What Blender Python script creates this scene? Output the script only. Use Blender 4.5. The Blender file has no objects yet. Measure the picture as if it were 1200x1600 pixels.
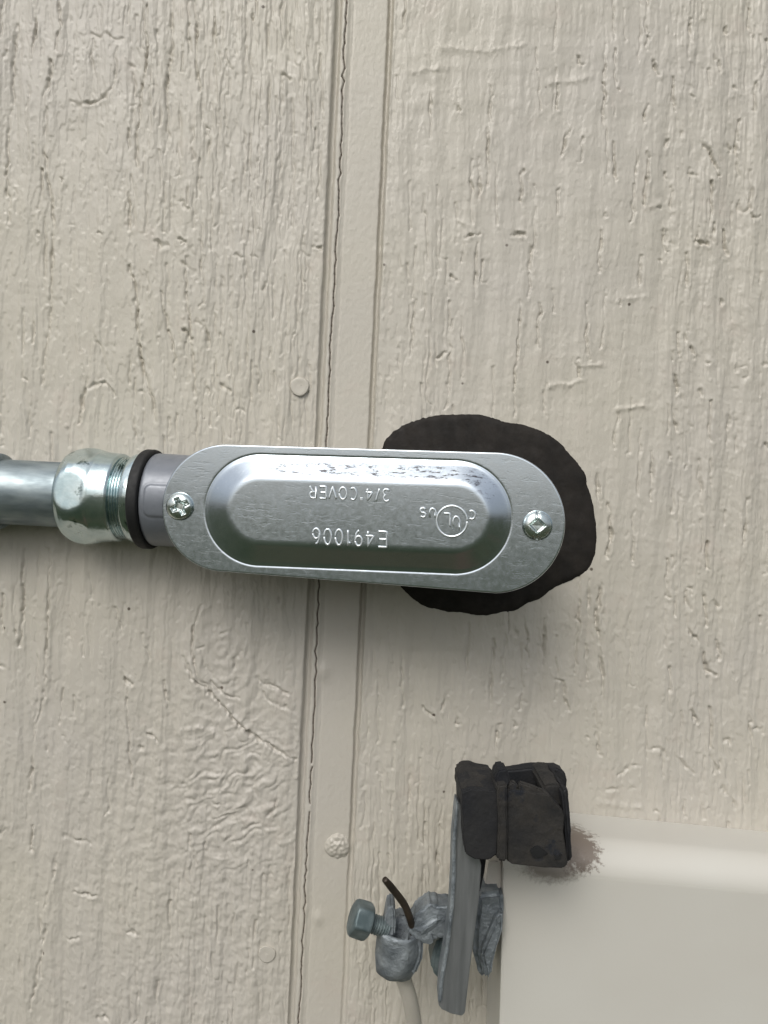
import bpy, math, random
import numpy as np
from mathutils import Vector, Matrix

# ------------------------------------------------------------------ camera
S = 0.0002            # metres on the wall per photograph pixel
D = 0.24              # camera to wall
TH = math.radians(2.7)
CT, ST = math.cos(TH), math.sin(TH)
ZC = 1.45
scene = bpy.context.scene
cam_d = bpy.data.cameras.new("camera"); cam = bpy.data.objects.new("camera", cam_d)
scene.collection.objects.link(cam); scene.camera = cam
cam_d.sensor_fit = 'VERTICAL'; cam_d.sensor_height = 36; cam_d.sensor_width = 27
cam_d.lens = 36 * D / (1600 * S)
cam_d.clip_start = 0.01; cam_d.clip_end = 500
cam.matrix_world = Matrix(((CT, -ST, 0, 0), (0, 0, -1, -D), (ST, CT, 0, ZC), (0, 0, 0, 1)))
scene.render.resolution_x = 768; scene.render.resolution_y = 1024

# ------------------------------------------------------------------ world, sun, exposure
EL, AZ = math.radians(42), math.radians(202)      # azimuth measured from +Y towards +X
w = bpy.data.worlds.new("World"); scene.world = w; w.use_nodes = True
nt = w.node_tree; nt.nodes.clear()
sky = nt.nodes.new('ShaderNodeTexSky'); sky.sky_type = 'NISHITA'; sky.sun_disc = False
sky.sun_elevation = EL; sky.sun_rotation = AZ; sky.dust_density = 3.0; sky.air_density = 1.0
hs = nt.nodes.new('ShaderNodeHueSaturation'); hs.inputs['Saturation'].default_value = 0.3
bg = nt.nodes.new('ShaderNodeBackground'); bg.inputs['Strength'].default_value = 0.12
wo = nt.nodes.new('ShaderNodeOutputWorld')
# overcast: brighter towards the zenith than at the horizon, with broad cloud
tcw = nt.nodes.new('ShaderNodeTexCoord'); sx = nt.nodes.new('ShaderNodeSeparateXYZ'); nt.links.new(tcw.outputs['Generated'], sx.inputs[0])
mr = nt.nodes.new('ShaderNodeMapRange'); mr.inputs['From Min'].default_value = 0.0; mr.inputs['From Max'].default_value = 0.75
mr.inputs['To Min'].default_value = 0.52; mr.inputs['To Max'].default_value = 1.6; nt.links.new(sx.outputs['Z'], mr.inputs['Value'])
cn_ = nt.nodes.new('ShaderNodeTexNoise'); cn_.inputs['Scale'].default_value = 3.0; cn_.inputs['Detail'].default_value = 5; nt.links.new(tcw.outputs['Generated'], cn_.inputs['Vector'])
m1 = nt.nodes.new('ShaderNodeMath'); m1.operation = 'MULTIPLY_ADD'; nt.links.new(cn_.outputs['Fac'], m1.inputs[0]); m1.inputs[1].default_value = 1.0; m1.inputs[2].default_value = 0.5
m2 = nt.nodes.new('ShaderNodeMath'); m2.operation = 'MULTIPLY'; nt.links.new(m1.outputs[0], m2.inputs[0]); nt.links.new(mr.outputs[0], m2.inputs[1])
vs0 = nt.nodes.new('ShaderNodeVectorMath'); vs0.operation = 'SCALE'; nt.links.new(hs.outputs[0], vs0.inputs[0]); nt.links.new(m2.outputs[0], vs0.inputs['Scale'])
nt.links.new(sky.outputs[0], hs.inputs['Color']); nt.links.new(vs0.outputs[0], bg.inputs[0]); nt.links.new(bg.outputs[0], wo.inputs[0])
sd = bpy.data.lights.new("sun", 'SUN'); sd.energy = 1.0; sd.angle = math.radians(28); sd.color = (1.0, 0.96, 0.9)
sun = bpy.data.objects.new("sun", sd); scene.collection.objects.link(sun)
sdir = Vector((math.sin(AZ) * math.cos(EL), math.cos(AZ) * math.cos(EL), math.sin(EL)))
sun.rotation_euler = sdir.to_track_quat('Z', 'Y').to_euler()
scene.view_settings.view_transform = 'Standard'; scene.view_settings.look = 'None'
scene.view_settings.exposure = 0.11; scene.view_settings.gamma = 1

# ------------------------------------------------------------------ helpers
def P(px, py, h=0.0):
    """photo pixel seen at h millimetres in front of the wall -> world point"""
    k = S * (1 - h / 1000 / D)
    dx, dy = (px - 600) * k, (py - 800) * k
    return Vector((dx * CT + dy * ST, -h / 1000, ZC + dx * ST - dy * CT))
def link(o, parent=None):
    scene.collection.objects.link(o)
    if parent: o.parent = parent
    return o
def tag(o, label=None, cat=None, group=None, kind=None):
    if label: o['label'] = label
    if cat: o['category'] = cat
    if group: o['group'] = group
    if kind: o['kind'] = kind
    return o
def empty(name, loc=(0, 0, 0)):
    o = bpy.data.objects.new(name, None); o.empty_display_size = 0.01
    scene.collection.objects.link(o); o.location = loc
    return o
def mesh_obj(name, verts, faces, mat, parent=None, smooth=True):
    """verts in world space; child of an un-rotated empty"""
    off = parent_off(parent)
    me = bpy.data.meshes.new(name)
    me.from_pydata([tuple(Vector(v) - off) for v in verts], [], faces)
    me.validate(); me.update()
    fix_normals(me)
    if smooth: me.polygons.foreach_set('use_smooth', [True] * len(me.polygons))
    me.materials.append(mat)
    o = bpy.data.objects.new(name, me)
    return link(o, parent)
def parent_off(p):
    v = Vector((0, 0, 0))
    while p is not None:
        v += p.location; p = p.parent
    return v
def fix_normals(me):
    import bmesh
    bm = bmesh.new(); bm.from_mesh(me)
    bmesh.ops.recalc_face_normals(bm, faces=bm.faces)
    bm.to_mesh(me); bm.free()

# numpy value/gradient noise
rng = np.random.RandomState(7)
GR = rng.rand(256, 2) * 2 - 1
GR /= np.linalg.norm(GR, axis=1)[:, None]
PERM = rng.permutation(256)
PERM = np.concatenate([PERM, PERM])
def pn(x, y, seed=0):
    x = x + seed * 17.31; y = y + seed * 9.77
    xi = np.floor(x).astype(np.int64); yi = np.floor(y).astype(np.int64)
    xf = x - xi; yf = y - yi
    u = xf * xf * xf * (xf * (xf * 6 - 15) + 10); v = yf * yf * yf * (yf * (yf * 6 - 15) + 10)
    def g(ix, iy, dx, dy):
        h = PERM[PERM[ix & 255] + (iy & 255)]
        return GR[h, 0] * dx + GR[h, 1] * dy
    a = g(xi, yi, xf, yf); b = g(xi + 1, yi, xf - 1, yf)
    c = g(xi, yi + 1, xf, yf - 1); d = g(xi + 1, yi + 1, xf - 1, yf - 1)
    return 1.4 * ((a + (b - a) * u) + ((c + (d - c) * u) - (a + (b - a) * u)) * v)
def fbm(x, y, o=3, seed=0):
    s = 0; a = 1
    for i in range(o):
        s = s + a * pn(x * 2 ** i, y * 2 ** i, seed + i * 3.3); a *= 0.5
    return s
def ss(a, b, x):
    t = np.clip((x - a) / (b - a), 0, 1); return t * t * (3 - 2 * t)

# ------------------------------------------------------------------ materials
def new_mat(name):
    m = bpy.data.materials.new(name); m.use_nodes = True
    return m, m.node_tree, m.node_tree.nodes['Principled BSDF']
def N(nt, t, **kw):
    n = nt.nodes.new(t)
    for k, v in kw.items():
        if k in n.inputs: n.inputs[k].default_value = v
        else: setattr(n, k, v)
    return n
def mapping(nt, scale, rot=(0, 0, 0)):
    tc = nt.nodes.new('ShaderNodeTexCoord'); mp = nt.nodes.new('ShaderNodeMapping')
    mp.inputs['Scale'].default_value = scale; mp.inputs['Rotation'].default_value = rot
    nt.links.new(tc.outputs['Object'], mp.inputs[0]); return mp.outputs[0]
def noise(nt, vec, scale, detail=4, rough=0.55):
    n = nt.nodes.new('ShaderNodeTexNoise'); n.inputs['Scale'].default_value = scale
    n.inputs['Detail'].default_value = detail; n.inputs['Roughness'].default_value = rough
    nt.links.new(vec, n.inputs['Vector']); return n.outputs['Fac']
def ramp(nt, fac, stops):
    r = nt.nodes.new('ShaderNodeValToRGB')
    els = r.color_ramp.elements
    while len(els) < len(stops): els.new(0.5)
    for e, (p, c) in zip(els, stops):
        e.position = p; e.color = (c, c, c, 1) if isinstance(c, (int, float)) else (*c, 1)
    nt.links.new(fac, r.inputs[0]); return r.outputs[0]
def mix(nt, fac, a, b, blend='MIX'):
    m = nt.nodes.new('ShaderNodeMix'); m.data_type = 'RGBA'; m.blend_type = blend
    for i, v in ((0, fac), (6, a), (7, b)):
        if isinstance(v, (int, float)): m.inputs[i].default_value = v
        elif isinstance(v, tuple): m.inputs[i].default_value = (*v, 1)
        else: nt.links.new(v, m.inputs[i])
    return m.outputs[2]
def bump(nt, bsdf, hs_):
    prev = None
    for h, dist, st in hs_:
        b = nt.nodes.new('ShaderNodeBump'); b.inputs['Distance'].default_value = dist; b.inputs['Strength'].default_value = st
        nt.links.new(h, b.inputs['Height'])
        if prev: nt.links.new(prev, b.inputs['Normal'])
        prev = b.outputs[0]
    nt.links.new(prev, bsdf.inputs['Normal'])
def simple(name, c1, c2, scale=300, metallic=0.0, rough=(0.4, 0.6), bmp=0.00005, bscale=900, stretch=(1, 1, 1), rust=None):
    m, nt, b = new_mat(name)
    v = mapping(nt, stretch)
    f = noise(nt, v, scale, 5)
    c = mix(nt, ramp(nt, f, [(0.35, 0.0), (0.65, 1.0)]), c1, c2)
    if rust:
        f3 = noise(nt, v, rust[1], 6, 0.65)
        c = mix(nt, ramp(nt, f3, [(rust[2], 0.0), (rust[2] + 0.07, 1.0)]), c, rust[0])
    nt.links.new(c, b.inputs['Base Color'])
    f2 = noise(nt, v, scale * 2.3, 4)
    r = ramp(nt, f2, [(0.3, rough[0]), (0.7, rough[1])]); nt.links.new(r, b.inputs['Roughness'])
    b.inputs['Metallic'].default_value = metallic
    bump(nt, b, [(noise(nt, v, bscale, 4), bmp, 1.0)])
    return m

def wall_material():
    m, nt, b = new_mat('beige_wall_paint')
    v = mapping(nt, (1, 1, 1))
    vs = mapping(nt, (1, 1, 0.12))
    base = (0.482, 0.454, 0.386); warm = (0.475, 0.400, 0.345); cool = (0.458, 0.432, 0.392)
    c = mix(nt, ramp(nt, noise(nt, v, 9, 3), [(0.4, 0.0), (0.65, 0.75)]), base, cool)
    c = mix(nt, ramp(nt, noise(nt, v, 55, 5, 0.65), [(0.58, 0.0), (0.74, 0.3)]), c, warm)
    c = mix(nt, ramp(nt, noise(nt, vs, 500, 4, 0.6), [(0.3, 0.12), (0.6, 0.0)]), c, (0.40, 0.372, 0.315))
    # tiny specks of dirt
    vo = nt.nodes.new('ShaderNodeTexVoronoi'); vo.inputs['Scale'].default_value = 95; nt.links.new(v, vo.inputs['Vector'])
    sp = ramp(nt, vo.outputs['Distance'], [(0.035, 1.0), (0.06, 0.0)])
    keep = ramp(nt, vo.outputs['Color'], [(0.72, 0.0), (0.76, 1.0)])
    mm = nt.nodes.new('ShaderNodeMath'); mm.operation = 'MULTIPLY'; nt.links.new(sp, mm.inputs[0]); nt.links.new(keep, mm.inputs[1])
    c = mix(nt, mm.outputs[0], c, (0.12, 0.10, 0.08))
    # exposed brown where the attribute says the paint film is broken
    at = nt.nodes.new('ShaderNodeAttribute'); at.attribute_name = 'bare'
    c = mix(nt, at.outputs['Fac'], c, (0.055, 0.035, 0.022))
    nt.links.new(c, b.inputs['Base Color'])
    r = ramp(nt, noise(nt, v, 120, 4), [(0.3, 0.34), (0.7, 0.52)]); nt.links.new(r, b.inputs['Roughness'])
    b.inputs['Specular IOR Level'].default_value = 0.45
    bump(nt, b, [(noise(nt, mapping(nt, (1, 1, 0.55)), 900, 3), 0.00016, 0.8), (noise(nt, v, 2600, 2), 0.00004, 0.7)])
    return m
WALL = wall_material()

# ------------------------------------------------------------------ the wall height field (photo-pixel space)
LX = lambda y: 530 - 0.047 * y               # left line of the panel joint
CR = dict(n=0)
def jitter_poly(pts, amp, step=6, seed=0):
    r = random.Random(seed); out = []
    for (x0, y0), (x1, y1) in zip(pts, pts[1:]):
        n = max(1, int(math.hypot(x1 - x0, y1 - y0) / step))
        for i in range(n):
            t = i / n; out.append((x0 + (x1 - x0) * t + r.uniform(-amp, amp), y0 + (y1 - y0) * t + r.uniform(-amp, amp) * 0.4))
    out.append(pts[-1]); return out

# cracks read off the photograph: (depth mm, width px, points)
C = []
def c(d, wd, *p): C.append((d, wd, list(p)))
# upper left panel
c(.7, 1.6, (92, 0), (94, 40), (88, 80)); c(.8, 1.8, (80, 95), (80, 122), (70, 150)); c(.55, 1.5, (72, 170), (70, 240), (78, 300), (82, 345), (80, 420), (78, 480), (74, 540), (65, 600))
c(.6, 1.5, (52, 0), (55, 60), (48, 92)); c(.5, 1.5, (45, 130), (42, 200), (45, 260)); c(.7, 1.8, (28, 40), (22, 80), (20, 160)); c(.5, 1.5, (15, 170), (10, 260), (14, 345))
c(.75, 1.7, (222, 0), (226, 35), (230, 90), (222, 130), (218, 180), (212, 220), (215, 260)); c(.6, 1.5, (202, 300), (203, 360)); c(.8, 1.8, (201, 415), (212, 450), (215, 500), (216, 530), (225, 580), (235, 610), (245, 660))
c(.6, 1.5, (268, 0), (268, 80), (260, 130), (262, 210), (257, 240)); c(1.0, 4, (243, 378), (252, 386), (258, 384)); c(.6, 1.5, (252, 455), (260, 500), (270, 540), (274, 590))
c(.65, 1.5, (302, 0), (308, 40), (306, 90), (312, 140)); c(.8, 3, (296, 62), (298, 82)); c(.6, 1.5, (300, 200), (303, 270)); c(.9, 3, (284, 316), (294, 328)); c(.55, 1.5, (290, 420), (293, 500), (302, 560), (305, 620))
c(.6, 1.5, (335, 20), (335, 80)); c(.6, 1.6, (330, 200), (325, 245)); c(.7, 2.4, (390, 80), (394, 110)); c(.6, 2, (442, 116), (452, 124)); c(.6, 2.2, (220, 24), (228, 36)); c(.7, 2.4, (398, 260), (406, 245))
c(.8, 2.6, (145, 53), (158, 58), (166, 52), (178, 60), (190, 62)); c(.4, 1.6, (145, 60), (143, 90), (150, 130)); c(.4, 1.6, (183, 75), (178, 130)); c(.9, 3, (112, 158), (125, 163), (140, 160), (165, 150), (178, 132))
c(.7, 2.2, (145, 520), (155, 540), (172, 585)); c(.9, 2, (138, 592), (130, 625), (123, 660)); c(.9, 3, (140, 608), (150, 600), (165, 600), (178, 618)); c(.6, 1.5, (205, 640), (212, 690)); c(.7, 2, (288, 515), (300, 530)); c(.6, 1.7, (318, 500), (325, 540))
c(.7, 2.3, (283, 410), (296, 420)); c(.8, 2.2, (367, 398), (380, 402)); c(.8, 2.2, (394, 398), (402, 404)); c(.8, 2.2, (470, 392), (482, 402)); c(.6, 2, (410, 455), (414, 440)); c(.7, 2.2, (402, 576), (406, 620)); c(.7, 2, (322, 605), (326, 612)); c(.7, 2, (348, 600), (358, 612))
# lower left panel
c(.7, 1.7, (37, 860), (35, 960), (30, 1010)); c(.7, 1.6, (78, 860), (75, 960), (72, 1000), (70, 1060), (65, 1110), (55, 1140)); c(.7, 2, (52, 1190), (45, 1232)); c(.6, 1.7, (52, 1290), (48, 1330)); c(1., 3, (0, 1305), (8, 1296)); c(.7, 2, (5, 930), (3, 985))
c(.7, 1.8, (316, 945), (308, 965), (303, 980), (300, 1020), (310, 1060), (330, 1080)); c(.9, 2.2, (385, 1000), (368, 1030), (362, 1052)); c(.5, 2.2, (315, 1010), (320, 1040), (345, 1070)); c(.5, 2.2, (345, 1070), (375, 1060))
c(.5, 1.5, (195, 1065), (200, 1130), (203, 1190), (210, 1240)); c(.9, 2, (285, 1025), (300, 1060), (330, 1085), (372, 1132), (400, 1152), (430, 1168), (460, 1188)); c(.6, 2, (255, 1065), (262, 1110)); c(.9, 2.4, (420, 1275), (432, 1255), (434, 1230))
c(.8, 2.6, (100, 1305), (118, 1312), (140, 1318)); c(.8, 2.4, (90, 1320), (82, 1370), (70, 1420)); c(.7, 2, (72, 1445), (62, 1500), (48, 1575)); c(.8, 2.6, (200, 1455), (218, 1458)); c(.7, 2.2, (190, 1420), (200, 1450)); c(.6, 2, (115, 1395), (150, 1400)); c(1, 4, (152, 1590), (170, 1592))
c(.5, 1.8, (180, 950), (192, 988)); c(.5, 1.8, (222, 990), (232, 1030)); c(.8, 2, (195, 1060), (205, 1070)); c(.6, 1.8, (230, 1148), (244, 1156)); c(.7, 2.2, (100, 1150), (106, 1162)); c(.6, 2, (330, 1065), (350, 1085), (372, 1090)); c(.5, 2, (400, 1060), (455, 1085)); c(.5, 2, (410, 1090), (460, 1110))
# right panel, top
c(.6, 1.6, (767, 135), (766, 190)); c(.6, 1.6, (763, 200), (761, 262)); c(.6, 1.6, (750, 262), (748, 312)); c(1.0, 1.9, (818, 266), (813, 290), (816, 322)); c(.5, 2.4, (826, 282), (832, 310))
c(.5, 1.5, (873, 130), (871, 170)); c(.6, 1.6, (887, 205), (878, 240)); c(.6, 1.5, (835, 370), (828, 410), (826, 462)); c(.65, 1.5, (845, 475), (838, 520), (842, 545)); c(.5, 1.5, (945, 70), (944, 200)); c(.8, 1.8, (957, 225), (960, 252), (962, 280)); c(.6, 1.5, (918, 475), (916, 520), (919, 560))
c(.7, 2, (1022, 95), (1028, 116)); c(.6, 1.6, (1013, 50), (1011, 80)); c(.6, 1.8, (1080, 30), (1075, 90)); c(.6, 1.6, (1010, 165), (1008, 190)); c(.7, 1.6, (1013, 240), (1007, 320)); c(.6, 1.6, (1052, 120), (1054, 172)); c(.6, 1.6, (1050, 290), (1050, 350)); c(.8, 2, (1038, 360), (1041, 390)); c(.7, 1.8, (1074, 398), (1072, 452))
c(.9, 2, (1090, 358), (1087, 378), (1105, 380)); c(.8, 2, (1115, 352), (1113, 376)); c(.7, 1.7, (1154, 190), (1150, 240), (1156, 272)); c(.9, 2, (1100, 228), (1112, 250), (1124, 275)); c(.7, 2, (1055, 588), (1058, 612)); c(1., 2.2, (1053, 650), (1057, 672)); c(.7, 1.8, (1132, 360), (1136, 395)); c(.6, 1.7, (1170, 0), (1172, 60)); c(.8, 2, (1118, 90), (1125, 112)); c(1, 2.4, (1172, 5), (1170, 40), (1176, 60))
c(.6, 1.5, (815, 470), (808, 560), (802, 650)); c(.6, 1.5, (852, 600), (851, 650)); c(.6, 1.5, (1000, 400), (1000, 450)); c(.5, 1.5, (1060, 520), (1062, 560)); c(.8, 2, (903, 562), (905, 590)); c(.7, 1.8, (1080, 545), (1086, 560)); c(.5, 1.5, (940, 360), (935, 425)); c(.6, 1.6, (745, 380), (742, 470)); c(.5, 1.6, (705, 500), (700, 610)); c(.6, 1.8, (684, 560), (696, 550)); c(.6, 1.8, (706, 432), (712, 440)); c(.6, 1.8, (728, 372), (748, 365)); c(.6, 1.6, (725, 380), (722, 410)); c(.5, 1.6, (648, 470), (646, 505), (640, 560))
c(.8, 2, (932, 740), (936, 790)); c(.6, 1.7, (965, 645), (960, 700)); c(.6, 1.7, (1020, 700), (1016, 780)); c(.6, 1.7, (1140, 640), (1136, 700)); c(.6, 1.7, (1092, 720), (1096, 800)); c(.6, 1.7, (1168, 780), (1160, 860)); c(.5, 1.6, (990, 800), (988, 880)); c(.8, 1.9, (950, 790), (955, 835), (948, 870))
# right panel, bottom
c(.9, 1.9, (939, 912), (936, 945), (930, 965), (938, 1008)); c(.7, 1.6, (936, 1012), (942, 1058), (941, 1085)); c(.7, 1.6, (915, 1010), (918, 1062)); c(.5, 1.5, (905, 900), (903, 980), (898, 1050)); c(.5, 1.5, (920, 905), (919, 960))
c(1.1, 2.2, (1071, 925), (1072, 940), (1078, 952)); c(1.1, 2.2, (1071, 962), (1074, 982), (1090, 1003)); c(.9, 2, (1101, 1022), (1104, 1048), (1118, 1056)); c(.7, 1.8, (1122, 1000), (1124, 1030)); c(.7, 1.8, (1100, 930), (1104, 975)); c(.7, 2, (1117, 940), (1122, 950))
c(.8, 1.9, (868, 1062), (880, 1066), (882, 1090), (888, 1110)); c(.7, 1.7, (930, 1100), (932, 1150), (938, 1180)); c(.8, 2, (1080, 1110), (1084, 1122), (1092, 1128)); c(.9, 2.4, (1010, 1172), (1030, 1168), (1042, 1183)); c(.9, 2.6, (1058, 1181), (1070, 1198), (1084, 1208)); c(.7, 2.6, (966, 1212), (978, 1200), (1000, 1195)); c(.9, 2.6, (948, 1236), (965, 1232)); c(1, 2.4, (1069, 1254), (1071, 1276)); c(.8, 2.2, (1096, 1240), (1100, 1276)); c(.6, 1.7, (1110, 1180), (1122, 1205)); c(.6, 2, (1130, 1230), (1150, 1262)); c(.6, 1.7, (1170, 1120), (1178, 1180))
c(.6, 1.5, (770, 1000), (766, 1110)); c(.6, 1.5, (790, 990), (786, 1080)); c(.6, 1.5, (735, 975), (728, 1060)); c(.5, 1.5, (850, 965), (848, 1040)); c(.7, 1.8, (700, 1085), (690, 1110)); c(.6, 1.7, (660, 1105), (676, 1120)); c(.5, 1.5, (820, 970), (826, 1040)); c(.6, 1.7, (780, 1130), (772, 1175)); c(.6, 1.5, (640, 1200), (636, 1330)); c(.5, 1.5, (612, 1240), (608, 1360)); c(.5, 1.5, (665, 1250), (661, 1400)); c(.5, 1.5, (690, 1250), (684, 1390)); c(.9, 2.2, (532, 1372), (529, 1384))
# ledges that stand up and catch the light: (height, width, points)
LEDGE = [(.55, 4, [(852, 606), (872, 600), (890, 603), (912, 592)]), (.5, 4, [(905, 572), (918, 572), (945, 570)]), (.45, 4, [(960, 470), (985, 467), (1010, 464)]), (.5, 4, [(965, 641), (985, 636), (1012, 634)]),
         (.6, 5, [(285, 1142), (300, 1137), (320, 1138), (338, 1150)]), (.4, 4, [(715, 345), (728, 352)]), (.5, 4, [(1016, 325), (1030, 318)]), (.5, 5, [(935, 1255), (1000, 1262)]), (.4, 5, [(690, 75), (760, 82), (820, 70)]), (.4, 5, [(640, 112), (700, 106)]), (.4, 5, [(860, 130), (920, 122)])]

def rand_cracks():
    r = random.Random(11); out = []
    def batch(n, x0, x1, y0, y1, l0, l1, d0, d1, w0, w1):
        for _ in range(n):
            x = r.uniform(x0, x1); y = r.uniform(y0, y1); L = r.uniform(l0, l1)
            sx = r.uniform(-.05, .03)
            pts = [(x, y)]
            k = max(1, int(L / 30))
            for i in range(k):
                x += sx * L / k + r.gauss(0, 1.2); y += L / k; pts.append((x, y))
            if r.random() < .4: pts.append((x + r.uniform(-8, 8), y + r.uniform(1, 6)))
            out.append((r.uniform(d0, d1), r.uniform(w0, w1), pts))
    batch(190, 310, 505, -150, 640, 25, 120, .15, .45, 1.2, 1.5)     # fine grain by the joint
    batch(70, 195, 320, -150, 700, 20, 90, .2, .5, 1.2, 1.6)
    batch(60, -150, 95, -150, 1750, 20, 110, .25, .6, 1.2, 1.8)
    batch(25, 95, 200, 560, 1700, 20, 70, .2, .4, 1.3, 2)
    batch(80, 200, 470, 1300, 1750, 20, 80, .2, .5, 1.2, 1.8)
    batch(70, 1020, 1350, -150, 1250, 15, 70, .3, .75, 1.3, 2)
    batch(60, 620, 1020, -150, 1150, 30, 110, .25, .55, 1.1, 1.5)
    batch(90, 550, 760, 1150, 1750, 30, 120, .2, .5, 1.2, 1.6)
    batch(40, 560, 600, 960, 1750, 20, 80, .15, .35, 1.2, 1.5)
    batch(40, 620, 720, 280, 700, 20, 80, .15, .4, 1.2, 1.5)
    # little chips
    for _ in range(150):
        x = r.choice([r.uniform(-100, 500), r.uniform(620, 1350), r.uniform(1020, 1250)]); y = r.uniform(-100, 1700)
        a = r.uniform(-.6, .9); L = r.uniform(4, 13)
        pts = [(x, y)]
        for _k in range(r.choice([1, 2, 3])):
            a = r.choice([r.uniform(-.5, .9), r.uniform(1.2, 1.9)]); x += math.cos(a) * L * .6; y += math.sin(a) * L * .6; pts.append((x, y))
        out.append((r.uniform(.25, .7), r.uniform(1.2, 2.4), pts))
    return out

def height(X, Y, fine=True):
    """relief in millimetres for photo-space arrays"""
    U = X - LX(Y)
    lp = 1 - ss(-9, -5, U); rp = ss(84, 89, U); panel = lp + rp
    wx = 9 * pn(X / 90, Y / 260, 1) + 2.5 * pn(X / 14, Y / 40, 2)
    x = X + wx + 0.047 * Y
    # broad undulation
    H = panel * (0.35 * pn(x / 70, Y / 380, 3) + 0.16 * pn(X / 40, Y / 60, 4))
    # terraces: plateaus of rough-sawn face ending in sharp ragged steps
    t = 1.9 * pn(x / 30, Y / 420, 5) + 0.45 * pn(x / 9, Y / 70, 6) + 0.14 * pn(X / 6, Y / 9, 7)
    k = t * 2.6; f = k - np.floor(k)
    ter = (np.floor(k) + ss(0.0, 0.16, f)) / 2.6
    H = H + panel * (0.40 - .17 * ss(600, 640, X) * (1 - ss(1000, 1080, X)) * (1 - ss(900, 1000, Y))) * ter
    # fine vertical grain, strongest next to the joint and lower down
    gmask = 0.30 - 0.20 * ss(600, 640, X) * (1 - ss(1000, 1060, X)) + 0.95 * np.exp(-((X - 410) / 95) ** 2) * (1 - ss(680, 1000, Y)) + 0.8 * np.exp(-((X - 620) / 110) ** 2) * ss(1120, 1400, Y) + 0.7 * np.exp(-((X - 330) / 150) ** 2) * ss(1280, 1450, Y) + 0.5 * ss(1000, 1100, X)
    smooth = 0.75 * np.exp(-((X - 130) / 48) ** 2 - ((Y - 350) / 230) ** 4) + 0.75 * np.exp(-((X - 130) / 70) ** 2 - ((Y - 1050) / 190) ** 4) + 0.6 * np.exp(-((X - 1000) / 60) ** 2 - ((Y - 980) / 110) ** 4)
    gmask = gmask * (1 - smooth)
    g = pn(x / 4.6, Y / 75, 8) + 0.6 * pn(x / 2.9, Y / 42, 9)
    H = H + panel * gmask * 0.15 * (g - 0.6 * np.abs(g))
    # lumpy paint
    lm = 0.28 + 0.7 * np.exp(-((X - 300) / 170) ** 2 - ((Y - 1450) / 230) ** 2) + 0.9 * np.exp(-((X - 330) / 150) ** 2 - ((Y - 1230) / 200) ** 2) + .35 * ss(1000, 1200, Y) * (X < 480) + 0.3 * ss(950, 1100, X)
    H = H + panel * lm * (0.15 * pn(X / 13, Y / 15, 10) + 0.08 * pn(X / 6, Y / 7, 11))
    # the swirling knot and the wrinkled patch under it
    kn = np.exp(-((X - 360) / 75) ** 2 - ((Y - 1050) / 95) ** 2)
    rr = np.sqrt(((X - 345) / 1.0) ** 2 + ((Y - 1015) / 1.35) ** 2) + 7 * pn(X / 25, Y / 25, 12)
    H = H + lp * kn * 0.13 * np.sin(rr / 2.6)
    wr = np.exp(-((X - 365) / 85) ** 2 - ((Y - 1240) / 110) ** 2)
    q = (X * 0.55 + Y) + 16 * pn(X / 30, Y / 26, 13)
    H = H + lp * wr * (0.48 * np.abs(pn(X / 34 + .3 * pn(X / 20, Y / 20, 3), q / 15, 14)) * 2 + 0.10 * np.sin(q / 5.5))
    # faint saw chatter across the top of the right panel
    H = H + rp * 0.05 * np.sin(Y / 11 + 2 * pn(X / 60, Y / 60, 15)) * (1 - ss(200, 420, Y)) + rp * .05 * pn(X / 55, Y / 16, 44)
    # joint profile
    U = U + 1.0 * pn(Y / 48, Y * 0 + .5, 51) + .5 * pn(Y / 13, X / 60, 52)
    lip = -1.9 * ss(-7, -2.5, U) * (1 - ss(1, 6, U)) + 0.25 * np.exp(-((U + 3 + 1.5 * pn(U * 0, Y / 60, 19)) / 1.6) ** 2)
    strip = -0.85 * ss(1, 6, U) * (1 - ss(82, 88, U))
    bead = 0.42 * np.exp(-((U - 11) / 6.5) ** 4) * (1 + 0.25 * pn(U / 8, Y / 30, 16)) - 0.10 * np.exp(-((U - 23 - 2 * pn(U * 0, Y / 90, 17)) / 1.6) ** 2)
    groove = -1.5 * np.exp(-((U - 81.5) / 4.0) ** 4) * (0.35 + 0.65 * (1 - ss(1250, 1450, Y)))
    inner = (ss(-2, 4, U) - ss(80, 88, U))
    H = H + lip + strip + bead + groove + inner * (0.03 * pn(X / 9, Y / 10, 18) + 0.025 * pn(X / 3.5, Y / 5, 20))
    # globs of filler in the joint
    for (gx, gy, gr, ga) in ((505, 1050, 9, .7), (497, 1437, 7, .5), (590, 392, 5, .25), (600, 395, 4, .2)):
        H = H + ga * np.exp(-(((X - gx) / gr) ** 2 + ((Y - gy) / (gr * 1.5)) ** 2))
    B = np.zeros_like(H)
    if not fine: return H, B
    allc = [(d * (1.25 if wd < 2.1 else .62), wd * (1.05 if wd < 2.1 else .85), jitter_poly(p, 1.2, 7, i)) for i, (d, wd, p) in enumerate(C)] + rand_cracks()
    ys = Y[:, 0]
    K = np.zeros_like(H); R = np.zeros_like(H)
    XW = X + 1.5 * pn(X / 5.5, Y / 15, 31) + 2.6 * pn(X / 17, Y / 21, 33); YW = Y + 1.6 * pn(X / 6, Y / 7, 32) + 3.5 * pn(X / 15, Y / 15, 34)
    MOD = np.clip(0.95 + 1.0 * pn(X / 9, Y / 34, 35) + .35 * pn(X / 4, Y / 8, 36), 0.08, 1.7)
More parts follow.
